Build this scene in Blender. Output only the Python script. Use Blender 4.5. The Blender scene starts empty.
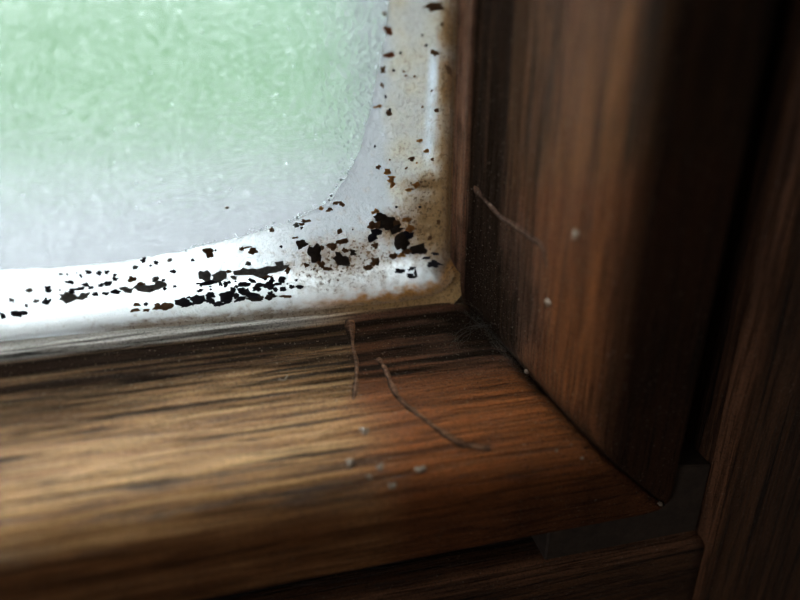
import bpy, bmesh, math, random
from mathutils import Vector, Matrix, noise

random.seed(7)
MM = 0.001
scene = bpy.context.scene
col = scene.collection

# ------------------------------------------------------------------ camera
cam_d = bpy.data.cameras.new('camera')
cam = bpy.data.objects.new('camera', cam_d); col.objects.link(cam)
PITCH, YAW = math.radians(27.0), math.radians(14.0)
cam.location = (-0.0292, -0.0844, 0.0456)
cam.rotation_euler = (math.pi / 2 - PITCH, 0, -YAW)
cam_d.sensor_width = 36.0
cam_d.lens = 760.0 / 800.0 * 36.0
cam_d.clip_start = 0.002; cam_d.clip_end = 200
cam_d.dof.use_dof = True
cam_d.dof.focus_distance = 0.0955
cam_d.dof.aperture_fstop = 7.6
scene.camera = cam

# ------------------------------------------------------------------ overcast daylight
world = bpy.data.worlds.new('overcast_sky'); scene.world = world
world.use_nodes = True
bg = world.node_tree.nodes['Background']
bg.inputs[0].default_value = (0.90, 0.95, 1.0, 1)
# standard overcast sky: luminance rises from the horizon to the zenith as (1 + 2 sin h) / 3
wt = world.node_tree
wc = wt.nodes.new('ShaderNodeTexCoord'); wx = wt.nodes.new('ShaderNodeSeparateXYZ'); wt.links.new(wc.outputs['Generated'], wx.inputs[0])
wm = wt.nodes.new('ShaderNodeMath'); wm.operation = 'MAXIMUM'; wt.links.new(wx.outputs[2], wm.inputs[0]); wm.inputs[1].default_value = 0.0
wa = wt.nodes.new('ShaderNodeMath'); wa.operation = 'MULTIPLY_ADD'; wt.links.new(wm.outputs[0], wa.inputs[0]); wa.inputs[1].default_value = 1.6; wa.inputs[2].default_value = 0.8
wt.links.new(wa.outputs[0], bg.inputs[1])
vs = scene.view_settings
vs.view_transform = 'Standard'; vs.look = 'None'; vs.gamma = 1.0; vs.use_curve_mapping = False
vs.exposure = 3.4
scene.cycles.use_denoising = True
scene.cycles.max_bounces = 14
scene.cycles.transmission_bounces = 12
scene.cycles.sample_clamp_indirect = 6.0

# ------------------------------------------------------------------ helpers
def mesh_obj(name, verts, faces, mat, parent=None, smooth=True, kind=None):
    me = bpy.data.meshes.new(name)
    me.from_pydata([(x * MM, y * MM, z * MM) for x, y, z in verts], [], faces)
    bm = bmesh.new(); bm.from_mesh(me)
    bmesh.ops.recalc_face_normals(bm, faces=bm.faces[:]); bm.to_mesh(me); bm.free()
    if smooth:
        me.polygons.foreach_set('use_smooth', [True] * len(me.polygons))
    o = bpy.data.objects.new(name, me); col.objects.link(o)
    if mat: me.materials.append(mat)
    if parent:
        o.parent = parent
        p, off = parent, Vector((0, 0, 0))
        while p: off += p.location; p = p.parent
        o.location = -off
    if kind: o['kind'] = kind
    return o
def empty(name, loc):
    o = bpy.data.objects.new(name, None); col.objects.link(o)
    o.location = [c * MM for c in loc]; o.empty_display_size = 0.02
    return o
def tag(o, label, cat, group=None, kind=None):
    o['label'] = label; o['category'] = cat
    if group: o['group'] = group
    if kind: o['kind'] = kind
    return o
def box(x0, x1, y0, y1, z0, z1):
    v = [(x, y, z) for x in (x0, x1) for y in (y0, y1) for z in (z0, z1)]
    f = [(0,1,3,2),(4,6,7,5),(0,4,5,1),(2,3,7,6),(0,2,6,4),(1,5,7,3)]
    return v, f
def joined(boxes):
    V, F = [], []
    for b in boxes:
        v, f = box(*b); k = len(V); V += v; F += [tuple(i + k for i in q) for q in f]
    return V, F
def n3(x, y, z): return noise.noise(Vector((x, y, z)))
def fbm(x, y, z, o=4):
    s, a, t = 0.0, 1.0, 0.0
    for _ in range(o):
        s += a * n3(x, y, z); t += a; a *= .5; x, y, z = x*2.03+3.1, y*2.03+1.7, z*2.03+5.3
    return s / t
def sstep(a, b, x):
    t = min(1, max(0, (x - a) / (b - a))); return t * t * (3 - 2 * t)
def lerp(x, xs, ys):
    if x <= xs[0]: return ys[0]
    for a, b, c, d in zip(xs[:-1], xs[1:], ys[:-1], ys[1:]):
        if x <= b: return c + (d - c) * (x - a) / (b - a)
    return ys[-1]
def mix3(a, b, t): return tuple(p + (q - p) * t for p, q in zip(a, b))

class NT:
    """small node-tree helper"""
    def __init__(self, name):
        self.m = bpy.data.materials.new(name); self.m.use_nodes = True
        self.t = self.m.node_tree; self.t.nodes.clear()
        self.out = self.t.nodes.new('ShaderNodeOutputMaterial')
    def n(self, kind, **kw):
        nd = self.t.nodes.new('ShaderNode' + kind)
        ins = kw.pop('ins', {})
        for k, v in kw.items(): setattr(nd, k, v)
        for k, v in ins.items(): self.set(nd.inputs[k], v)
        return nd
    def set(self, sock, v):
        if isinstance(v, bpy.types.NodeSocket): self.t.links.new(v, sock)
        elif isinstance(v, tuple) and len(v) == 3 and sock.type == 'RGBA': sock.default_value = (*v, 1)
        else: sock.default_value = v
    def coords(self, scale, rot=(0, 0, 0)):
        tc = self.n('TexCoord')
        return self.n('Mapping', ins={'Vector': tc.outputs['Object'], 'Scale': scale, 'Rotation': rot}).outputs[0]
    def noise(self, vec, scale=1.0, detail=4.0, rough=.55, dist=0.0):
        return self.n('TexNoise', ins={'Vector': vec, 'Scale': scale, 'Detail': detail, 'Roughness': rough, 'Distortion': dist}).outputs['Fac']
    def ramp(self, fac, stops, interp='LINEAR'):
        r = self.n('ValToRGB'); self.t.links.new(fac, r.inputs[0]); r.color_ramp.interpolation = interp
        e = r.color_ramp.elements
        while len(e) > 1: e.remove(e[-1])
        for i, (p, c) in enumerate(stops):
            q = e[0] if i == 0 else e.new(p)
            q.position = p; q.color = (c, c, c, 1) if not isinstance(c, tuple) else (*c, 1)
        return r.outputs[0]
    def mix(self, fac, a, b, blend='MIX'):
        nd = self.n('Mix', data_type='RGBA', blend_type=blend)
        self.set(nd.inputs[0], fac); self.set(nd.inputs[6], a); self.set(nd.inputs[7], b)
        return nd.outputs[2]
    def math(self, op, a, b=0.0, clamp=False):
        nd = self.n('Math', operation=op, use_clamp=clamp); self.set(nd.inputs[0], a); self.set(nd.inputs[1], b)
        return nd.outputs[0]
    def bump(self, h, strength, dist, normal=None):
        nd = self.n('Bump', ins={'Height': h, 'Strength': strength, 'Distance': dist})
        if normal: self.t.links.new(normal, nd.inputs['Normal'])
        return nd.outputs[0]
    def principled(self, **ins):
        nd = self.n('BsdfPrincipled')
        for k, v in ins.items(): self.set(nd.inputs[k.replace('_', ' ')], v)
        return nd
    def done(self, sh):
        self.t.links.new(sh.outputs[0] if hasattr(sh, 'outputs') else sh, self.out.inputs[0]); return self.m

# ------------------------------------------------------------------ materials
def wood(name, axis, light, mid, dark, red, gloss=.38, tilt=0.0, use_attr=True):
    """oak: fibre, rings and open pores drawn out along the grain axis"""
    t = NT(name)
    def sc(along, across):
        s = [across * 1000] * 3; s['XYZ'.index(axis)] = along * 1000; return tuple(s)
    rot = (0, tilt, 0)
    fib = t.noise(t.coords(sc(.055, 1.5), rot), 1, 6, .6, .15)
    ring = t.noise(t.coords(sc(.016, .34), rot), 1, 3, .5, .4)
    pore = t.noise(t.coords(sc(.11, 3.6), rot), 1, 3, .5)
    crack = t.noise(t.coords(sc(.030, 1.35), rot), 1, 4, .55, .12)
    pm = t.ramp(pore, [(.36, 1.0), (.44, 0.0)])
    cm = t.ramp(crack, [(.375, 1.0), (.415, 0.0)])
    base = t.ramp(t.math('ADD', t.math('MULTIPLY', fib, .65), t.math('MULTIPLY', ring, .42)),
                  [(.40, dark), (.53, mid), (.68, light)])
    if use_attr:
        at = t.n('Attribute', attribute_name='wear_highlight')
        sp = t.n('SeparateColor', ins={0: at.outputs['Color']})
        grime, varn, grey = sp.outputs[0], sp.outputs[1], sp.outputs[2]
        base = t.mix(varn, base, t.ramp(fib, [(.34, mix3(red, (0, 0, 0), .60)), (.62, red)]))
        gcol = t.ramp(fib, [(.35, (.16, .14, .125)), (.65, (.56, .52, .47))])
        base = t.mix(grey, base, gcol)
    base = t.mix(t.math('MULTIPLY', pm, t.math('SUBTRACT', .62, t.math('MULTIPLY', varn, .34))), base, (.028, .014, .008))
    cms = t.math('SUBTRACT', .85, t.math('MULTIPLY', varn, .62)) if use_attr else .85
    base = t.mix(t.math('MULTIPLY', cm, cms), base, (.010, .006, .005))
    rough, spec = .5, .2
    if use_attr:
        gm = t.math('MULTIPLY', grime, t.math('ADD', .55, fib), True)
        base = t.mix(gm, base, (.019, .011, .0075))
        spec = t.math('MULTIPLY', t.math('SUBTRACT', 1.0, grime), .22, True)
        rough = t.math('ADD', gloss, t.math('MULTIPLY', grime, .35), True)
    h = t.math('SUBTRACT', t.math('MULTIPLY', fib, .6), t.math('ADD', t.math('MULTIPLY', pm, .5), t.math('MULTIPLY', cm, t.math('MULTIPLY', cms, 1.4))))
    fine = t.noise(t.coords((2600,) * 3), 1, 3)
    base = t.mix(1.0, base, t.ramp(t.noise(t.coords((3600,) * 3), 1, 4, .7), [(.36, .45), (.5, 1.0), (.66, 1.0)]), 'MULTIPLY')
    base = t.mix(t.ramp(t.noise(t.coords((3100,) * 3), 1, 2), [(.66, 0.0), (.72, .4)]), base, (.30, .25, .20))
    nb = t.bump(t.math('ADD', h, t.math('MULTIPLY', fine, .25)), .9, .0004)
    return t.done(t.principled(Base_Color=base, Roughness=rough, Normal=nb, Specular_IOR_Level=spec))
RAILW = dict(light=(.68, .385, .165), mid=(.37, .178, .064), dark=(.115, .050, .018), red=(.31, .093, .024))
STILEW = dict(light=(.255, .102, .032), mid=(.122, .048, .0155), dark=(.040, .019, .009), red=(.20, .066, .021))
FRAMEW = dict(light=(.105, .046, .022), mid=(.060, .026, .0135), dark=(.022, .010, .006), red=(.20, .085, .042))  # red is the tone of the highlight painted on the arris
M_rail = wood('oak_rail', 'X', tilt=.012, **RAILW)
M_stile = wood('oak_stile', 'Z', tilt=-.012, **STILEW)
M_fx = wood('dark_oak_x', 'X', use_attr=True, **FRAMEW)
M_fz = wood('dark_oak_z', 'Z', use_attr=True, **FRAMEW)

def plain(name, c, rough=.6, var=.15, scale=60, bump=.15, bd=.0003, spec=.35):
    t = NT(name); nz = t.noise(t.coords((scale,) * 3), 1, 5)
    base = t.mix(nz, mix3(c, (0, 0, 0), min(.9, var * 1.6)), tuple(min(.95, q * (1 + var * 1.3)) for q in c))
    return t.done(t.principled(Base_Color=base, Roughness=rough, Specular_IOR_Level=spec, Normal=t.bump(nz, bump, bd)))
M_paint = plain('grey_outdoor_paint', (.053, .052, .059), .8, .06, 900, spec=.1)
M_plaster = plain('plaster', (.50, .44, .36), .9, .08, 40, .3, .002)
M_floor = plain('floorboard', (.16, .09, .05), .5, .2, 12)
M_ceil = plain('ceiling_paint', (.6, .57, .52), .9, .05, 20)
M_dustblock = plain('dusty_oak', (.034, .021, .014), .75, .5, 700, .4)
M_varnish = plain('hardened_varnish', (.105, .052, .030), .40, .4, 1500, .3)
M_speck = plain('pale_paint', (.20, .145, .105), .5, .3, 2500, .3)
M_web = plain('web_silk', (.085, .075, .062), .7, .2, 2000)
M_dust = plain('dust', (.13, .10, .075), .9, .5, 2500)

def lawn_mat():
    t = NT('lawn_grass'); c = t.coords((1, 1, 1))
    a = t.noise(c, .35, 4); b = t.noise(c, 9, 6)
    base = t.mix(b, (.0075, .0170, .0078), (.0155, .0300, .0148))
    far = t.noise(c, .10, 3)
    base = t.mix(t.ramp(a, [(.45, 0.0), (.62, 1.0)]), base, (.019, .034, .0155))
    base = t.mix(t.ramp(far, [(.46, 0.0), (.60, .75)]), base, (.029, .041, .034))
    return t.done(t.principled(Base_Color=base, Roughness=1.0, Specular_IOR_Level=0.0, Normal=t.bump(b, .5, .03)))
M_lawn = lawn_mat()

def pane_mat():
    """glass misted over with fine condensation"""
    t = NT('misted_glass'); 
    a = t.noise(t.coords((1900, 400, 2400)), 1, 2, .5)
    b = t.noise(t.coords((900, 200, 1100)), 1, 2, .5)
    h = t.math('ADD', a, t.math('MULTIPLY', b, .4))
    nb = t.bump(h, .8, .00026)
    patch = t.noise(t.coords((45, 45, 45)), 1, 3)
    gl = t.n('BsdfGlass', ins={'Color': (.93, .97, .95), 'Roughness': .16, 'IOR': 1.45, 'Normal': nb})
    tr = t.n('BsdfTranslucent', ins={'Color': (.86, .90, .92), 'Normal': nb})
    beads = t.ramp(t.noise(t.coords((750, 300, 750)), 1, 2), [(.70, 0.0), (.76, .5)])
    tex = t.ramp(a, [(.40, 0.0), (.66, .06)])
    f = t.math('ADD', t.math('ADD', tex, t.math('MULTIPLY', patch, .03)), t.math('MULTIPLY', beads, .25), True)
    clear = t.n('BsdfTransparent', ins={'Color': (.95, .97, .96)})
    g2 = t.n('MixShader', ins={0: .25, 1: gl.outputs[0], 2: clear.outputs[0]})
    mx = t.n('MixShader', ins={0: f, 1: g2.outputs[0], 2: tr.outputs[0]})
    return t.done(mx)
M_pane = pane_mat()
def water_mat():
    t = NT('water')
    g = t.n('BsdfGlass', ins={'Roughness': .05, 'IOR': 1.33, 'Color': (1, 1, 1)}); w = t.n('BsdfTranslucent', ins={'Color': (.8, .84, .88)})
    return t.done(t.n('MixShader', ins={0: .3, 1: g.outputs[0], 2: w.outputs[0]}))
M_water = water_mat()

def sealant_mat():
    t = NT('old_sealant')
    at = t.n('Attribute', attribute_name='stain'); c = at.outputs['Color']; dirt = at.outputs['Alpha']
    sp = t.noise(t.coords((2600,) * 3), 1, 4, .6)
    md = t.noise(t.coords((700,) * 3), 1, 5, .6)
    pep = t.ramp(sp, [(.53, 0.0), (.60, 1.0)])
    c2 = t.mix(t.math('MULTIPLY', pep, dirt, True), c, (.085, .040, .014))
    c2 = t.mix(t.math('MULTIPLY', t.ramp(md, [(.42, 0.0), (.62, .55)]), dirt, True), c2, (.20, .11, .045))
    nb = t.bump(t.math('ADD', md, t.math('MULTIPLY', sp, .6)), .9, .0003)
    di = t.principled(Base_Color=c2, Roughness=.30, Specular_IOR_Level=.6, Normal=nb)
    tr = t.n('BsdfTranslucent', ins={'Color': c2, 'Normal': nb})
    f = t.math('SUBTRACT', .72, t.math('MULTIPLY', dirt, .45), True)
    return t.done(t.n('MixShader', ins={0: f, 1: di.outputs[0], 2: tr.outputs[0]}))
M_seal = sealant_mat()
MOULD = {}
for k, c in dict(k=(.008, .006, .012), g=(.135, .13, .12), d=(.026, .016, .010), b=(.115, .055, .020), o=(.34, .145, .035), r=(.22, .060, .018)).items():
    MOULD[k] = plain('mould_' + k, c, .75, .45, 3000, .6, .0001)
# ------------------------------------------------------------------ the setting
W, H = 420.0, 520.0          # visible pane opening, mm (pane corner = origin, opening runs to -x and +z)
FR = 75.0                    # frame reaches this far out from the opening
x0, x1, z0, z1 = -W - FR, FR, -FR, H + FR
RX0, RX1, RY0, RZ0, RZ1 = -1700, 900, -2600, -900, 1500
wallb = [(RX0, x0, -12, 70, RZ0, RZ1), (x1, RX1, -12, 70, RZ0, RZ1), (x0, x1, -12, 70, RZ0, z0), (x0, x1, -12, 70, z1, RZ1)]
def setting(name, boxes, mat, label, cat):
    v, f = joined(boxes); return tag(mesh_obj(name, v, f, mat, smooth=False), label, cat, kind='structure')
setting('wall_front', wallb, M_plaster, 'plastered wall around the wooden window', 'wall')
WY0, WY1, WZ0, WZ1 = -1700, -1000, 250, 900      # opening added in the unseen wall to light the wood fronts
setting('wall_left', [(RX0 - 60, RX0, RY0, WY0, RZ0, RZ1), (RX0 - 60, RX0, WY1, 70, RZ0, RZ1), (RX0 - 60, RX0, WY0, WY1, RZ0, WZ0), (RX0 - 60, RX0, WY0, WY1, WZ1, RZ1)], M_plaster, 'plastered side wall left of the window', 'wall')
setting('wall_right', [(RX1, RX1 + 60, RY0, 70, RZ0, RZ1)], M_plaster, 'plastered side wall right of the window', 'wall')
setting('wall_back', [(RX0 - 60, RX1 + 60, RY0 - 60, RY0, RZ0, RZ1)], M_plaster, 'plastered wall across the room from the window', 'wall')
setting('floor', [(RX0 - 60, RX1 + 60, RY0 - 60, 70, RZ0 - 60, RZ0)], M_floor, 'dark floor of the room below the window', 'floor')
setting('ceiling', [(RX0 - 60, RX1 + 60, RY0 - 60, 70, RZ1, RZ1 + 60)], M_ceil, 'pale ceiling of the room above the window', 'ceiling')
w2 = tag(empty('fill_window', (RX0 - 30, (WY0 + WY1) / 2, WZ0)), 'unseen open window added in the side wall for fill light', 'window', kind='structure')
for yy in (WY0, WY1 - 50, (WY0 + WY1) / 2 - 25):
    v, f = box(RX0 - 50, RX0 - 5, yy, yy + 50, WZ0, WZ1); mesh_obj('jamb', v, f, M_fz, w2, smooth=False)
for zz in (WZ0, WZ1 - 50):
    v, f = box(RX0 - 50, RX0 - 5, WY0 + 50, WY1 - 50, zz, zz + 50); mesh_obj('sill' if zz == WZ0 else 'head', v, f, M_fx, w2, smooth=False)
pl = bpy.data.lights.new('fill_window_portal', 'AREA'); pl.shape = 'RECTANGLE'; pl.size = (WZ1 - WZ0) * MM; pl.size_y = (WY1 - WY0) * MM
pl.cycles.is_portal = True
po = bpy.data.objects.new('fill_window_portal', pl); col.objects.link(po)
po.location = ((RX0 - 62) * MM, (WY0 + WY1) / 2 * MM, (WZ0 + WZ1) / 2 * MM); po.rotation_euler = (0, -math.pi / 2, 0)
lv = []; lf = []
NG = 40
for i in range(NG + 1):
    for j in range(NG + 1):
        x = -40000 + 80000 * i / NG; y = 120 + 60000 * (j / NG) ** 2
        lv.append((x, y, -1150 + 60 * n3(x / 4000, y / 4000, 2) * min(1, y / 3000) + 5200 * sstep(7000, 26000, y)))  # far ground raised into an added bank that blocks the low sky
for i in range(NG):
    for j in range(NG):
        a = i * (NG + 1) + j; lf.append((a, a + 1, a + NG + 2, a + NG + 1))
tag(mesh_obj('lawn', lv, lf, M_lawn), 'blurred green lawn outside the misted pane, with a bank added to block low sky', 'lawn', kind='structure')

# ------------------------------------------------------------------ swept members (u = away from the opening, v = into the room)
def side_map(side):
    return {'bottom': lambda u, v, t: (u - t * (W + 2 * u), -v, -u),
            'right':  lambda u, v, t: (u, -v, -u + t * (H + 2 * u)),
            'top':    lambda u, v, t: (u - t * (W + 2 * u), -v, H + u),
            'left':   lambda u, v, t: (-W - u, -v, -u + t * (H + 2 * u))}[side]
def member(name, prof, side, mat, parent, stations=None, shape=None, wear_highlight=None, smooth=True, fm=None):
    fm = fm or side_map(side); L = W if side in ('bottom', 'top') else H
    st = stations or [0, L]
    n = len(prof); V, C = [], []
    for j, l in enumerate(st):
        for i, (u, v) in enumerate(prof):
            if shape: u2, v2 = shape(u, v, i, l)
            else: u2, v2 = u, v
            p = fm(u2, v2, l / L); V.append(p)
            if wear_highlight: C.append(wear_highlight(u, v, l, p))
    F = [(j * n + i, j * n + (i + 1) % n, (j + 1) * n + (i + 1) % n, (j + 1) * n + i) for j in range(len(st) - 1) for i in range(n)]
    F += [tuple(range(n)), tuple(range((len(st) - 1) * n, len(st) * n))[::-1]]
    o = mesh_obj(name, V, F, mat, parent, smooth)
    if wear_highlight:
        a = o.data.attributes.new('wear_highlight', 'FLOAT_COLOR', 'POINT')
        a.data.foreach_set('color', [c for q in C for c in q])
    return o
def sash_profile(fine):
    P = []
    k = 8 if fine else 1
    for i in range(k + 1): t = i / k; P.append((-.8 + .72 * t, -4.5 + 4.3 * t))
    P += [(0, 0), (.25, .06), (.55, .25), (1.0, .7)]
    k = 36 if fine else 2
    for i in range(1, k + 1): t = i / k; P.append((1.0 + 5.6 * t, .7 + 14.8 * t))
    k = 26 if fine else 5
    for i in range(1, k + 1):
        t = i / k; P.append(((1-t)**2*6.6 + 2*t*(1-t)*9.3 + t*t*13.5, (1-t)**2*15.5 + 2*t*(1-t)*22 + t*t*22))
    k = 16 if fine else 1
    for i in range(1, k + 1): P.append((13.5 + 7.0 * i / k, 22))
    P += [(20.95, 21.9), (21.3, 21.6), (21.45, 21.2), (21.5, 20.5), (21.5, 10), (21.5, -30), (6, -30), (6, -4.5), (4, -4.5)]
    return P
PF, PC = sash_profile(True), sash_profile(False)
NVIS_F, NVIS_C = len(PF) - 5, len(PC) - 5
def normals(P):
    N = []
    n = len(P)
    for i in range(n):
        a, b = P[max(i - 1, 0)], P[min(i + 1, n - 1)]
        du, dv = b[0] - a[0], b[1] - a[1]; l = math.hypot(du, dv) or 1
        N.append((-dv / l, du / l))     # towards the opening / the room
    return N
NF = normals(PF)
def shape_for(seed, prof=PF, nrm=NF, nvis=NVIS_F, Ltot=W):
    def f(u, v, i, l):
        if i >= nvis: return u, v
        e = min(l, Ltot - l)
        k = -.75 * math.exp(-e / .55) - .8 * math.exp(-e / .8) * sstep(15, 5, v) - .18 * math.exp(-e / 2.5)            # open mitre joint
        if v > -.6: k += .10 * fbm(l * .09 + seed, u * .7, v * .7, 3) + .05 * fbm(l * .5 + seed, u * 2.2, v * 2.2, 2)
        if 0 <= v < 1 and u < .6: k += .14 * fbm(l * .35 + seed * 2, 4, 1, 3)     # worn lip
        if i == 0: return u, v
        a, b = nrm[i]; return u + a * k, v + b * k
    return f
def stations(L):
    s = []; x = 0
    while x < 82: s.append(x); x += .12 if x < 2.5 else .4
    while x < L - 3: s.append(x); x += 12
    return s + [L - 1, L]
def wear_rail(u, v, l, p):
    x = p[0]
    nz = fbm(x * .12, v * .3, 3.3, 4)
    g = 0.0
    if v > 0:
        near = min(1, 1.25 * math.exp(-(max(v - 1.0, 0) / (6.0 + 2.5 * nz)) ** 1.3))
        streak = fbm(x * .03, v * 1.6, 9.1, 3)
        st2 = fbm(x * .045, v * 2.4, 4.7, 3)
        g = max(near * (.95 + .7 * streak), sstep(14, 7, v) * (.70 + 1.4 * st2)) + .10 * max(0, streak)
        cx = math.hypot((x - 1) / 12.0, (v - 3) / 7.5)                    # black dirt in the corner
        g = max(g, (1.15 - cx) * 1.2 + .5 * nz); dusty = .16 * sstep(1.2, .5, cx)
        g = max(g, math.exp(-l / 1.3) * (1.1 if v < 14 else .7))
        if v > 17: g = max(g, (.40 * sstep(9, 17, u) + .3 * nz) * (.8 + .6 * sstep(-25, 5, x)))
    sft = 1.0 + 5.0 * sstep(10, 14, v); ctr = lerp(v, [0, 4, 8, 11.5], [-14.9, -15.3, -15.6, -16.6])
    vr = sstep(ctr - sft, ctr + sft, x + .8 * nz) if v > 0 else 0
    if u > 9.5: vr = max(vr, .55 * sstep(9.5, 13, u) + .3 * nz)
    gy = dusty if v > 0 else 0.0
    if v <= .3:
        gy = .95 - .8 * sstep(-24, -12, x)
        g = max(0, .12 + .9 * fbm(x * .05, v * 2.5, 1.5, 3)) + .4 * sstep(-20, -8, x)
    
    return (min(1, max(0, g)), min(1, max(0, vr)), gy, 1)
def wear_stile(u, v, l, p):
    z = p[2]
    nz = fbm(z * .12, v * .35, 7.7, 4); st = fbm(z * .02, v * 1.5, 2.2, 3)
    g = min(1, 1.2 * math.exp(-(max(v, 0) / (10.0 + 3 * nz)) ** 1.8)) * (.98 + .7 * st)
    c = math.hypot((z - 3) / 14, (v - 3) / 10.5)
    g = max(g, (1.2 - c) * 1.3 + .5 * nz, math.exp(-l / 1.6))
    if v > 18: g = max(g, .74 * sstep(8, 12, u) * (1 + .4 * st))
    vr = sstep(17, 12, z - v * .45 + 1.5 * nz)
    if v > 0 and u < 9: vr = max(vr, .35 + st)
    gy = .12 * sstep(1.2, .5, c) if v > 0 else 0
    if v <= .2:
        g = max(0, .10 + .9 * fbm(z * .4, v, 5.5, 4)) + .5 * sstep(14, 2, z); vr = 1; gy = .08
    return (min(1, max(0, g)), min(1, max(0, vr)), gy, 1)

def frame_highlight_grime(u, v, l, p):      # highlight painted along the arris, slight grime farther out
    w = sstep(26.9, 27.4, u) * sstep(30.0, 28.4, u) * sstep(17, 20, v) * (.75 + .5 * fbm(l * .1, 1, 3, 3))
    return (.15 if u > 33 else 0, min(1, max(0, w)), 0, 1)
# ------------------------------------------------------------------ fixed window frame
frame = tag(empty('window_1', (-W / 2, 0, -FR)), 'fixed dark oak window frame around the opening sash', 'window frame', kind='structure')
FP = [(27.0, -30.4), (27.0, 10), (27.0, 18.6)]
for i in range(9):
    a = math.pi / 2 * i / 8; FP.append((27.0 + 3 * (1 - math.cos(a)), 19 + 3 * math.sin(a)))
FP += [(32, 22), (44, 22), (75, 22), (75, -30.4)]
OP = [(0, -30.6), (75, -30.6), (75, -76), (0, -76)]
for s in ('bottom', 'right', 'top', 'left'):
    fine = s in ('bottom', 'right')
    fs = [x * 2 for x in range(90)] + [W if s in ('bottom', 'top') else H] if fine else None
    shp = (lambda u, v, i, l: (u, v + (.12 * fbm(l * .08, u * .3, 1, 3) if 2 < i < len(FP) - 2 else 0))) if fine else None
    butt = {'right': lambda u, v, t: (u, -v, -FR + t * (H + 2 * FR)), 'left': lambda u, v, t: (-W - u, -v, -FR + t * (H + 2 * FR)),
            'bottom': lambda u, v, t: (28.2 - t * (W + 56.4), -v, -u), 'top': lambda u, v, t: (28.2 - t * (W + 56.4), -v, H + u)}[s]
    fp = FP if s in ('right', 'left') else [(u, v - (.5 if v > 15 else 0)) for u, v in FP]
    member('frame_rail' if s in ('bottom', 'top') else 'frame_jamb', fp, s, M_fx if s in ('bottom', 'top') else M_fz, frame, fs, shp, frame_highlight_grime, fm=butt)
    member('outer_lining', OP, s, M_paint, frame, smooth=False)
# block that closes the groove at the corner
def prism(poly, v0, v1, bev=.5):
    V = []; n = len(poly)
    cx = sum(p[0] for p in poly) / n; cz = sum(p[1] for p in poly) / n
    for v, k in ((v0, 0), (v1 - bev, 0), (v1, bev)):
        for x, z in poly:
            d = math.hypot(x - cx, z - cz); V.append((x - (x - cx) / d * k, -v, z - (z - cz) / d * k))
    F = [(a * n + i, a * n + (i + 1) % n, (a + 1) * n + (i + 1) % n, (a + 1) * n + i) for a in (0, 1) for i in range(n)]
    return V, F + [tuple(range(n)), tuple(range(2 * n, 3 * n))]
v, f = prism([(5.5, -21.55), (5.5, -27.0), (27.0, -27.0), (27.0, -16.2), (21.55, -15.2), (21.55, -21.55)], -20, 20.6, .25)
o = mesh_obj('corner_block', v, f, M_dustblock, frame, smooth=False); o['label'] = 'dusty block closing the groove at the corner'

# ------------------------------------------------------------------ the sash
sash = tag(empty('window_sash', (-W / 2, 0, -21.5)), 'weathered oak window sash with grimy misted glass', 'window sash')
rail = member('rail', PF, 'bottom', M_rail, sash, stations(W), shape_for(1.0, Ltot=W), wear_rail)
rail['label'] = 'bleached golden oak bottom rail, blackened next to the glass'
stile = member('stile', PF, 'right', M_stile, sash, stations(H), shape_for(5.0, Ltot=H), wear_stile)
stile['label'] = 'dark reddish oak upright meeting the rail at a mitre'
wz = lambda u, v, l, p: (.3, .5, 0, 1)
member('rail', PC, 'top', M_rail, sash, None, None, wz)
member('stile', PC, 'left', M_stile, sash, None, None, wz)
BP = [(0, -8.6), (5.9, -8.6), (5.9, -29.9), (0, -29.9)]
for s in ('bottom', 'right', 'top', 'left'):
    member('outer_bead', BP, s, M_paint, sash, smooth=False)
v, f = box(-W - 5, 5, 4.55, 8.5, -5, H + 5)
pane = mesh_obj('pane', v, f, M_pane, sash, smooth=False)
pane['label'] = 'glass misted over with fine condensation'

# ------------------------------------------------------------------ sealant smeared round the edge of the pane
GY = 4.5
def fil(d, r):
    if d >= r: return 0.0
    d = max(d, 0.0); return r - math.sqrt(max(r * r - (r - d) ** 2, 0))
def seal_h(x, z):
    dr, db = -x - .8, z - .8
    db2 = db - 3.2 * math.exp(-max(dr, 0) / 1.6)
    rb = lerp(x, [-60, -40, -22, -8], [1.7, 2.4, 3.6, 4.1])
    return max(fil(db2, rb), fil(dr, 1.2)) + .14
INNER = [(-84, 9.6), (-54.8, 8.7), (-48.4, 8.3), (-41.6, 8.3), (-34.6, 8.9), (-26.1, 10.3), (-21.1, 11.5), (-15.9, 13.9)]
INNER2 = [(-15.9, 13.9), (-14, 16.4), (-12, 20), (-10.7, 24.7), (-9.4, 30.4), (-8.2, 36.9), (-7.2, 48), (-6.8, 64)]
def pline(P, t):
    L = [0]
    for a, b in zip(P[:-1], P[1:]): L.append(L[-1] + math.dist(a, b))
    d = t * L[-1]
    return lerp(d, L, [p[0] for p in P]), lerp(d, L, [p[1] for p in P])
def wavy(p):
    x, z = p; return x + .35 * fbm(x * .35, z * .35, 1), z + .35 * fbm(x * .35, z * .35, 8)
paths = []
NB, NR, NS = 420, 260, 64
for i in range(NB): t = i / NB; paths.append(((-84 + 83.2 * t, .8), wavy(pline(INNER, t))))
for i in range(NR + 1): t = i / NR; paths.append(((-.8, .8 + 63 * t), wavy(pline(INNER2, t))))
def blob(x, z, cx, cz, rx, rz): return max(0, 1 - math.hypot((x - cx) / rx, (z - cz) / rz))
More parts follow.
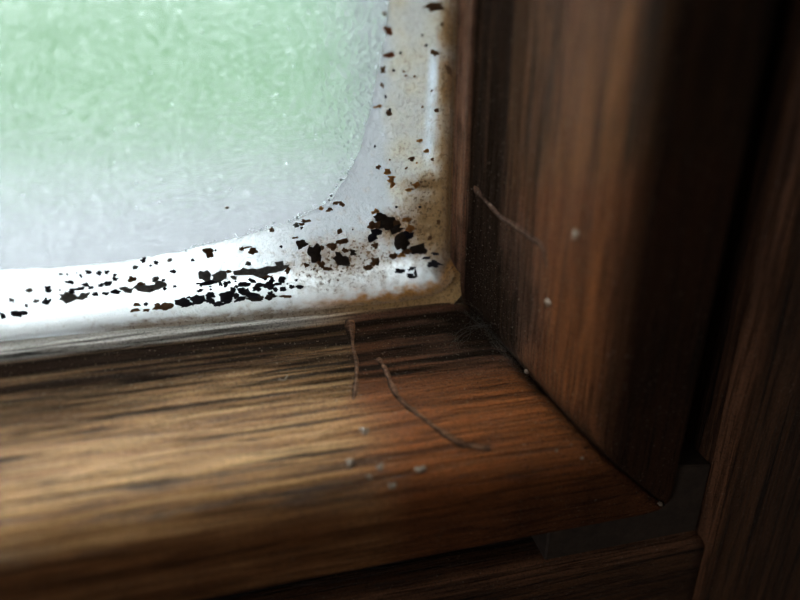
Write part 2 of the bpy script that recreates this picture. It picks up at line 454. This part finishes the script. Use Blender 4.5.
def stain(x, z, h):
    n1 = fbm(x * .35, z * .35, 2.2, 4); n2 = fbm(x * 1.1, z * 1.1, 6.1, 4); n4 = fbm(x * .12, z * .12, 12.0, 3)
    c = (.80, .81, .83); d = 0.0
    g = sstep(-36, -16, x) * sstep(3.6, 6, z)                     # greyer skin on the glass towards the corner
    c = mix3(c, (.25, .253, .268), .92 * g)
    strip = sstep(-9.6, -7.6, x + .8 * n1) * sstep(8, 16, z)      # beige limescale up the side
    c = mix3(c, (.36, .32, .25), strip * (.55 + .9 * n1)); d = max(d, strip * (.15 + .5 * max(0, n1)))
    e = sstep(-3.4, -1.3, x + .8 * n2) * (.85 + .6 * n1)          # brown against the wood
    c = mix3(c, (.17, .085, .03), min(1, max(0, e))); d = max(d, e * .7)
    st = max(0, 1 - abs(x + 3.2 - .04 * (z - 26)) / .9) * sstep(16, 21, z) * sstep(33, 29, z) * max(0, .75 + 1.1 * n1)
    c = mix3(c, (.40, .43, .49), min(1, 1.3 * st)); d *= 1 - min(1, 1.6 * st)
    r = max(blob(x, z, -2, 9.5, 7.5, 8) * 1.7, blob(x, z, -3, 15, 5.0, 2.2) * 1.5, blob(x, z, -7.5, 9.5, 4.5, 3.5) * 1.2) + .5 * n2 - .12
    r = min(1, max(0, r)); c = mix3(c, (.18, .10, .042), r * .95); d = max(d, r)
    n5 = fbm(x * .8, h * 1.2, 4.4, 4)
    lo = sstep(-24, -12, x) * sstep(1.5, 2.9, h + 1.6 * n5)  # rust along the lip
    c = mix3(c, (.56, .24, .04), min(1, lo)); d = max(d, lo * .32)
    lo = sstep(-50, -40, x) * sstep(.55, 1.0, h / lerp(x, [-60, -40, -22, -8], [1.7, 2.4, 3.6, 4.1]) + .35 * n5) * .8
    c = mix3(c, (.26, .17, .09), lo); d = max(d, lo * .7)
    mid = blob(x, z, -14.5, 5.5, 10, 5) * 1.7 + n2 * 1.0 - .15             # brown freckles between the large spots
    mid = min(1, max(0, mid)); d = max(d, mid * .95); c = mix3(c, (.55, .43, .33), mid * .35)
    return (*c, min(1, max(0, d)))
V, C = [], []
for (ox, oz), (ix, iz) in paths:
    for k in range(NS + 1):
        s = max(0, (k - 1) / (NS - 1)) ** 1.8
        x, z = ox + (ix - ox) * s, oz + (iz - oz) * s
        h = seal_h(x, z) + .05 * fbm(x * .8, z * .8, 3, 3)
        edge = (1 - s)
        h *= min(1, edge * 12 + .05) if s > .9 else 1
        h += .12 * math.exp(-((s - .975) / .012) ** 2) * (.6 + fbm(x * 1.4, z * 1.4, 5, 2))     # raised rim
        y = GY - max(h, -.03)
        if k == 0:
            if oz <= .81: z -= 1.2
            else: x += 1.2
        V.append((x, y, z)); C.append(stain(x, z, seal_h(x, z)))
n = NS + 1
F = [(j * n + i, j * n + i + 1, (j + 1) * n + i + 1, (j + 1) * n + i) for j in range(len(paths) - 1) for i in range(NS)]
seal = mesh_obj('sealant', V, F, M_seal, sash)
seal['label'] = 'white sealant skin round the pane edge, freckled with mould'
a = seal.data.attributes.new('stain', 'FLOAT_COLOR', 'POINT'); a.data.foreach_set('color', [q for c in C for q in c])

# mould and rust spots growing on the sealant: x z (mm on the pane), half-width, half-height, tone
SPOTS = """
-55.8 2.9 0.27 0.33 k; -54.0 3.0 0.65 0.37 k; -54.4 4.8 0.21 0.26 g; -52.9 3.9 0.16 0.26 g; -50.6 4.2 0.41 0.33 k; -50.1 5.8 0.33 0.36 k;
-51.8 4.4 0.27 0.24 g; -52.2 5.8 0.32 0.19 g; -47.7 6.4 0.38 0.28 k; -48.4 7.5 0.22 0.15 g; -47.7 7.4 0.16 0.15 g; -46.3 7.1 0.13 0.28 k;
-45.3 7.4 0.25 0.28 k; -44.2 7.2 0.28 0.28 k; -43.3 7.2 0.22 0.23 k; -48.2 4.5 0.77 0.55 g; -47.7 5.2 0.28 0.26 k; -46.5 4.4 0.56 0.37 g;
-46.7 5.4 0.44 0.21 k; -45.9 5.8 0.24 0.29 k; -45.4 5.4 0.28 0.18 k; -44.3 5.6 0.25 0.21 k; -43.4 5.7 0.45 0.24 k; -42.5 6.2 0.34 0.26 k;
-45.1 4.5 0.34 0.24 k; -43.9 4.4 0.32 0.20 k; -42.7 4.5 0.45 0.27 k; -38.9 8.3 0.28 0.23 k; -37.5 7.8 0.29 0.21 k; -38.2 7.5 0.14 0.16 k;
-40.0 7.5 0.28 0.23 g; -33.3 7.7 0.23 0.20 k; -35.9 8.0 0.23 0.24 g; -35.6 6.4 0.21 0.21 k; -41.5 4.6 0.57 0.35 g; -40.6 5.9 0.40 0.33 b;
-39.2 4.6 1.04 0.47 g; -37.5 4.8 0.64 0.43 g; -39.6 5.2 0.35 0.24 b; -37.9 5.7 0.35 0.27 g; -32.2 5.4 0.60 0.61 g; -30.4 5.1 0.78 0.55 g;
-31.3 4.5 1.21 0.27 k; -31.3 8.8 0.47 0.26 b; -30.4 8.7 0.14 0.13 k; -31.1 8.1 0.36 0.33 b; -29.1 5.7 0.30 0.16 b; -33.0 4.5 0.22 0.11 k;
-32.8 3.5 0.36 0.18 k; -35.1 2.3 0.72 0.39 k; -34.7 1.9 0.60 0.20 k; -33.2 2.4 0.66 0.44 k; -31.8 2.7 0.42 0.33 k; -31.9 2.2 0.49 0.21 k;
-30.9 1.7 0.37 0.19 k; -29.8 2.5 0.73 0.40 k; -30.3 4.1 0.16 0.28 k; -29.7 4.1 0.22 0.28 k; -38.2 2.1 0.47 0.32 b; -37.0 2.0 0.59 0.32 b;
-39.5 2.5 0.21 0.18 k; -40.5 2.5 0.35 0.21 b; -40.9 1.9 0.47 0.14 b; -39.5 1.8 0.35 0.12 b; -28.5 4.8 0.37 0.27 g; -27.0 5.4 1.10 0.44 g;
-24.6 5.3 1.37 0.48 g; -22.4 5.7 0.75 0.55 g; -21.8 5.0 0.38 0.35 b; -27.2 8.6 0.24 0.27 b; -26.0 8.2 0.46 0.33 b; -26.5 8.7 0.36 0.11 b;
-30.9 8.6 0.18 0.20 b; -22.4 8.4 0.16 0.15 k; -19.8 8.4 0.50 0.61 d; -18.3 7.1 0.83 0.87 d; -17.3 7.7 0.19 0.21 b; -20.5 9.4 0.37 0.16 b;
-23.4 10.7 0.24 0.26 b; -26.6 6.5 0.31 0.20 g; -19.4 5.5 0.25 0.21 b; -20.4 11.1 0.25 0.24 g; -19.7 11.1 0.31 0.21 b; -28.8 3.2 0.31 0.31 k;
-28.5 2.5 0.37 0.26 k; -27.9 3.0 0.39 0.36 k; -27.4 3.7 0.62 0.27 k; -27.2 2.8 0.43 0.41 k; -26.4 2.3 0.68 0.26 k; -25.9 3.0 0.47 0.33 k;
-25.5 3.4 0.56 0.28 k; -26.3 4.1 0.20 0.39 k; -24.2 3.3 0.63 0.32 k; -23.9 3.9 0.33 0.33 k; -23.2 3.3 0.50 0.19 k; -22.6 3.9 0.35 0.43 k;
-22.6 2.7 0.35 0.20 k; -23.6 2.7 0.29 0.18 k; -28.1 2.0 0.55 0.20 k; -29.8 2.0 0.55 0.20 k; -30.7 1.8 0.61 0.17 k; -26.5 1.9 0.62 0.18 d;
-25.5 2.0 0.37 0.20 d; -24.3 2.0 0.56 0.22 d; -21.5 2.9 0.25 0.18 k; -20.5 2.7 0.42 0.17 k; -29.7 4.0 0.18 0.31 k; -29.2 4.2 0.20 0.17 k;
-22.4 1.9 0.63 0.14 b; -24.5 4.4 0.62 0.19 b; -31.5 2.8 0.24 0.42 k; -31.6 2.1 0.24 0.32 k; -16.1 7.8 0.45 0.44 b; -14.7 8.3 0.71 0.30 b;
-14.7 5.8 0.65 0.91 d; -13.4 6.6 0.39 0.42 d; -14.4 7.1 0.26 0.35 b; -14.9 9.7 0.32 0.27 b; -14.5 13.3 0.19 0.33 b; -15.2 13.5 0.31 0.17 b;
-16.1 12.7 0.33 0.20 b; -17.1 13.0 0.22 0.23 o; -19.2 11.5 0.50 0.18 b; -19.4 5.5 0.25 0.25 b; -17.4 5.3 0.32 0.39 b; -16.7 4.7 0.52 0.21 b;
-11.4 4.3 0.46 0.34 b; -10.5 5.0 0.40 0.57 b; -10.4 8.8 0.72 0.76 k; -10.8 10.1 0.39 0.34 b; -9.5 11.1 0.85 0.61 d; -10.2 11.9 0.45 0.29 o;
-8.9 10.2 0.79 0.82 d; -9.9 10.1 0.52 0.48 b; -7.5 9.3 0.80 0.62 d; -7.9 10.1 0.66 0.41 b; -6.1 8.3 0.67 0.49 k; -6.9 7.4 0.87 0.84 d;
-10.3 7.2 0.33 0.39 b; -7.9 5.6 0.40 0.40 b; -6.9 5.6 0.47 0.29 o; -8.1 15.4 0.26 0.46 o; -8.4 15.8 0.23 0.26 o; -4.7 6.1 0.89 0.57 d;
-6.0 6.0 0.54 0.29 b; -6.2 10.5 0.53 0.25 o; -5.8 9.2 0.54 0.42 o; -5.0 15.0 0.39 0.33 o; -5.9 14.4 0.39 0.20 o; -1.9 9.7 0.20 0.28 b;
-3.0 7.6 0.27 0.21 b; -7.2 3.5 0.54 0.24 k; -5.7 2.7 0.67 0.19 k; -5.6 3.6 0.47 0.18 k; -3.5 4.8 0.54 0.16 k; -2.3 5.3 0.40 0.16 k;
-2.6 4.1 0.63 0.36 k; -5.1 3.0 0.20 0.29 k; -8.4 33.6 0.33 0.43 r; -8.2 30.9 0.54 0.28 r; -7.0 31.1 0.14 0.13 k; -8.9 35.5 0.17 0.21 b;
-9.1 29.3 0.30 0.34 b; -9.2 27.5 0.16 0.29 b; -4.4 33.0 0.12 0.11 k; -3.9 31.9 0.15 0.13 k; -3.1 36.0 0.95 0.32 b; -2.9 31.0 0.31 0.40 b;
-1.2 29.0 0.19 0.58 b; -6.6 29.0 0.15 0.11 b; -6.4 28.5 0.18 0.11 b; -5.3 28.4 0.12 0.12 b; -8.8 26.2 0.15 0.14 k; -8.5 24.3 0.25 0.31 b;
-9.7 25.1 0.36 0.14 o; -10.2 20.3 0.12 0.12 k; -2.5 24.3 0.25 0.24 b; -9.8 17.7 0.23 0.25 b; -8.7 17.0 0.36 0.32 o; -8.1 16.2 0.38 0.26 o;
-3.7 19.3 0.26 0.18 o; -28.5 14.1 0.18 0.13 b;
"""
def spot(x, z, rx, rz, tone, seed):
    SEG, V = 14, []
    rot = (random.random() - .5) * .9 if rx > rz * 1.3 else random.random() * 3
    th = min(.22, .10 + .12 * min(rx, rz))
    cr, sr = math.cos(rot * .4), math.sin(rot * .4)
    def at(px, pz, t):
        px, pz = px * cr - pz * sr, px * sr + pz * cr
        X, Z = x + px, z + pz; return (X, GY - seal_h(X, Z) - t, Z)
    V.append(at(0, 0, th))
    for ring, hh in ((.55, .85), (1.0, -.08)):
        for q in range(SEG):
            a = 2 * math.pi * q / SEG
            k = ring * (1 + .75 * n3(math.cos(a) * 1.6 + seed * 3.7, math.sin(a) * 1.6, seed * 1.3) + .35 * n3(math.cos(a) * 4 + seed, math.sin(a) * 4, 7))
            V.append(at(rx * k * math.cos(a) * 1.3, rz * k * math.sin(a) * 1.3, th * hh * (1 + .5 * n3(q * .9, seed, ring))))
    F = [(0, 1 + q, 1 + (q + 1) % SEG) for q in range(SEG)]
    F += [(1 + q, 1 + SEG + q, 1 + SEG + (q + 1) % SEG, 1 + (q + 1) % SEG) for q in range(SEG)]
    return mesh_obj('mould_spot', V, F, MOULD[tone], seal)
lst = [s.split() for s in SPOTS.replace('\n', ' ').split(';') if s.strip()]
for i, (x, z, rx, rz, tone) in enumerate(lst): spot(float(x), float(z), float(rx), float(rz), tone, i + 1)
for i in range(70):      # smaller flecks among them
    r = random.random()
    if r < .45: x, z, tone = random.uniform(-36, -20), random.uniform(1.8, 4.4), 'k'
    elif r < .6: x, z, tone = random.uniform(-52, -34), random.uniform(4, 7.6), 'k'
    elif r < .85: x, z, tone = random.uniform(-21, -6), random.uniform(4, 11), random.choice('bbd')
    else: x, z, tone = random.uniform(-9, -1.5), random.uniform(12, 36), random.choice('bok')
    k = random.uniform(.07, .20); spot(x, z, k * random.uniform(.8, 1.8), k, tone, 400 + i)

# water beads along the inner rim
def bead(x, z, r):
    V = [(x, GY - r * .8, z)]; SEG = 8
    for ring in (.6, 1.0):
        for q in range(SEG):
            a = 2 * math.pi * q / SEG
            V.append((x + r * ring * math.cos(a), GY - (r * .8 * math.sqrt(max(0, 1 - ring ** 2)) if ring < 1 else -.05), z + r * ring * math.sin(a)))
    F = [(0, 1 + q, 1 + (q + 1) % SEG) for q in range(SEG)] + [(1 + q, 1 + SEG + q, 1 + SEG + (q + 1) % SEG, 1 + (q + 1) % SEG) for q in range(SEG)]
    F.append(tuple(range(1 + SEG, 1 + 2 * SEG)))
    return mesh_obj('water_bead', V, F, M_water, pane)
for i in range(80):
    p = pline(INNER[4:], random.random()) if i < 40 else pline(INNER2[:6], random.random() ** 1.5)
    x, z = wavy(p); d = abs(random.gauss(0, .35)) + .05
    bead(x - d * .7, z + d * .7, random.uniform(.07, .20))
for i in range(46): bead(random.uniform(-52, -14), random.uniform(14, 40), random.uniform(.07, .16))

# ------------------------------------------------------------------ marks on the wood
def tube(path, radii, seg=7):
    V, F = [], []
    P = [Vector(p) for p in path]
    for i, p in enumerate(P):
        d = (P[min(i + 1, len(P) - 1)] - P[max(i - 1, 0)]).normalized()
        a = d.cross(Vector((.3, -.8, .5))).normalized(); b = d.cross(a)
        for q in range(seg):
            t = 2 * math.pi * q / seg; V.append(tuple(p + (a * math.cos(t) + b * math.sin(t)) * radii[i]))
    n = seg
    F = [(j * n + i, j * n + (i + 1) % n, (j + 1) * n + (i + 1) % n, (j + 1) * n + i) for j in range(len(P) - 1) for i in range(n)]
    return V, F + [tuple(range(n)), tuple(range((len(P) - 1) * n, len(P) * n))]
def smooth_path(P, k=5):
    Q = []
    for i in range(len(P) - 1):
        p0, p1, p2, p3 = (Vector(P[max(i - 1, 0)]), Vector(P[i]), Vector(P[i + 1]), Vector(P[min(i + 2, len(P) - 1)]))
        for j in range(k):
            t = j / k; Q.append(.5 * ((2 * p1) + (p2 - p0) * t + (2 * p0 - 5 * p1 + 4 * p2 - p3) * t * t + (3 * p1 - p0 - 3 * p2 + p3) * t ** 3))
    return Q + [Vector(P[-1])]
def run(P, w, parent, lift=.17):
    """low rounded edge of an old varnish run, draped on the wood"""
    Q = smooth_path(P, 7); m = len(Q); V, C = [], []
    SS = [-1, -.7, -.4, -.15, .1, .35, .65, 1]
    for i, p in enumerate(Q):
        T = (Q[min(i + 1, m - 1)] - Q[max(i - 1, 0)]).normalized()
        a = lerp(-p.y, [0, 15, 20], [.36, .36, .85]); c = math.sqrt(1 - a * a)
        N = Vector((0, -a, c)) if parent is rail else Vector((-c, -a, 0))
        S = T.cross(N).normalized()
        ww = w * (.7 + .5 * n3(i * .21, w, 4)) ; end = min(1, .25 + 5 * min(i, m - 1 - i) / m)
        for s in SS:
            hgt = lift * end * math.exp(-(s * 1.9 + .25) ** 2) * (1 + .5 * n3(i * .35, s, 2)) - .10 * abs(s) ** 2 - .02
            V.append(tuple(p + S * (s * ww) + N * hgt)); C.append((min(1, .42 + .55 * sstep(-.1, .6, s) + .3 * n3(i * .3, s, 9)), .8, .22 * (1 - abs(s)), 1))
    n = len(SS)
    F = [(j * n + i, j * n + i + 1, (j + 1) * n + i + 1, (j + 1) * n + i) for j in range(m - 1) for i in range(n - 1)]
    o = mesh_obj('varnish_run', V, F, M_rail if parent is rail else M_stile, parent)
    t = o.data.attributes.new('wear_highlight', 'FLOAT_COLOR', 'POINT'); t.data.foreach_set('color', [q for c in C for q in c])
    return o
run([(.88, -.57, 15.77), (1.87, -3.0, 14.61), (2.73, -5.28, 13.58), (3.67, -7.76, 13.18), (4.58, -10.15, 12.67), (5.22, -11.85, 12.31), (5.49, -12.58, 11.12), (5.6, -12.85, 10.0)], .9, stile, .20)
run([(-14.87, -.3, -.45), (-15.24, -3.85, -2.19), (-15.34, -6.81, -3.31), (-16.02, -9.54, -4.34), (-16.66, -11.49, -5.08)], .7, rail, .14)
run([(-12.6, -6.2, -3.08), (-12.2, -7.4, -3.5), (-11.96, -8.34, -3.89), (-11.77, -10.62, -4.75), (-11.05, -12.65, -5.52), (-9.63, -14.61, -6.26), (-7.66, -17.01, -7.3), (-5.96, -18.54, -8.18), (-4.67, -19.0, -8.5), (-2.44, -19.56, -8.92)], .85, rail, .17)
def speck(p, r, parent):
    V = []; NL, NK = 5, 8
    for i in range(NL + 1):
        th = math.pi * i / NL
        for q in range(NK):
            a = 2 * math.pi * q / NK
            d = Vector((math.sin(th) * math.cos(a), math.sin(th) * math.sin(a), math.cos(th)))
            k = r * (1 + .9 * n3(*(d * 1.7 + Vector(p)))); nn = Vector((0, -.5, .87)) if parent is rail else Vector((-.87, -.5, 0))
            e = d * k - nn * (d.dot(nn) * k * .6 + r * .12); V.append((p[0] + e.x * 1.2, p[1] + e.y, p[2] + e.z))
    F = [(i * NK + q, i * NK + (q + 1) % NK, (i + 1) * NK + (q + 1) % NK, (i + 1) * NK + q) for i in range(NL) for q in range(NK)]
    return mesh_obj('paint_speck', V, F, M_speck, parent)
for p, r, par in [((5.89, -13.62, 5.92), .55, stile), ((-16.14, -15.72, -6.7), .55, rail), ((-10.85, -20.1, -9.41), .5, rail), ((-18.47, -18.72, -8.3), .5, rail),
                  ((-16.75, -20.06, -9.38), .35, rail), ((-14.25, -20.9, -10.31), .5, rail), ((-15.25, -19.41, -8.81), .45, rail), ((5.37, -20.43, -9.74), .22, rail),
                  ((8.37, -21.25, -10.85), .22, rail), ((19.6, -21.9, -19.6), .3, rail), ((6.93, -16.24, 15.2), .6, stile), ((5.01, -11.3, -4.67), .3, stile)]:
    speck(p, r, par)
# splinter lying on the rail and cobweb in the corner
V, F = tube(smooth_path([(-24.8, -7.6, -3.35), (-24.2, -7.9, -3.4), (-23.7, -7.3, -3.2)]), [.07] * 11, 5)
tag(mesh_obj('wood_splinter', V, F, M_speck), 'tiny pale splinter lying across the dark grain of the rail', 'splinter')
V, F = [], []
webp = [(-2.5, -6.1, -2.85), (-1.2, -4.9, -2.3), (.9, -3.6, -1.6), (2.2, -4.3, -1.9), (2.4, -7.3, -3.1), (4.2, -10.6, -4.4)]
for i in range(22):
    if i < 8: base = [Vector(p) for p in webp[:4]]
    elif i < 15: base = [Vector(p) for p in webp[2:]]
    else: base = [Vector((-.6, -.2, .3)), Vector((.5, -1.5, -.4)), Vector((1.2, -3.2, -1.3))]
    j = [b + Vector((random.gauss(0, .6), random.gauss(0, .6), random.gauss(.12, .3))) for b in base]
    Q = smooth_path(j, 4); v, f = tube(Q, [random.uniform(.006, .012)] * len(Q), 4)
    k = len(V); V += v; F += [tuple(q + k for q in g) for g in f]
tag(mesh_obj('cobweb', V, F, M_web), 'wispy grey cobweb caught in the mitre corner below the glass', 'cobweb')
V, F = [], []
for i in range(1700):
    t = random.random()
    if i >= 900:                                  # packed along the mitre
        vv = abs(random.gauss(5, 4)) + .8; uu = 1.0 + 5.6 * (vv - .7) / 14.8
        if vv > 14: continue
        p = (uu + random.gauss(-.1, .45) , -vv + .1, -uu + random.gauss(.0, .25))
    elif random.random() < .6:
        vv = abs(random.gauss(5, 3.5)) + .8; x = random.gauss(-5, 5)
        uu = 1.0 + 5.6 * (vv - .7) / 14.8
        if vv > 15 or x > uu - .2: continue
        p = (x, -vv - .02, -uu + .04)
    else:
        vv = abs(random.gauss(4, 3.5)) + .8; z = random.gauss(3, 5)
        uu = 1.0 + 5.6 * (vv - .7) / 14.8
        if vv > 15 or z < -uu + .2: continue
        p = (uu - .04, -vv - .02, z)
    r = random.uniform(.02, .055); k = len(V)
    V += [(p[0] + r * a, p[1] + r * b, p[2] + r * c) for a, b, c in ((1, 0, -.5), (-.6, .8, -.4), (-.6, -.8, -.5), (0, 0, 1))]
    F += [tuple(q + k for q in g) for g in ((0, 1, 2), (0, 1, 3), (1, 2, 3), (0, 2, 3))]
tag(mesh_obj('dust', V, F, M_dust, smooth=False), 'fine pale dust settled on the wood around the corner', 'dust', kind='stuff')
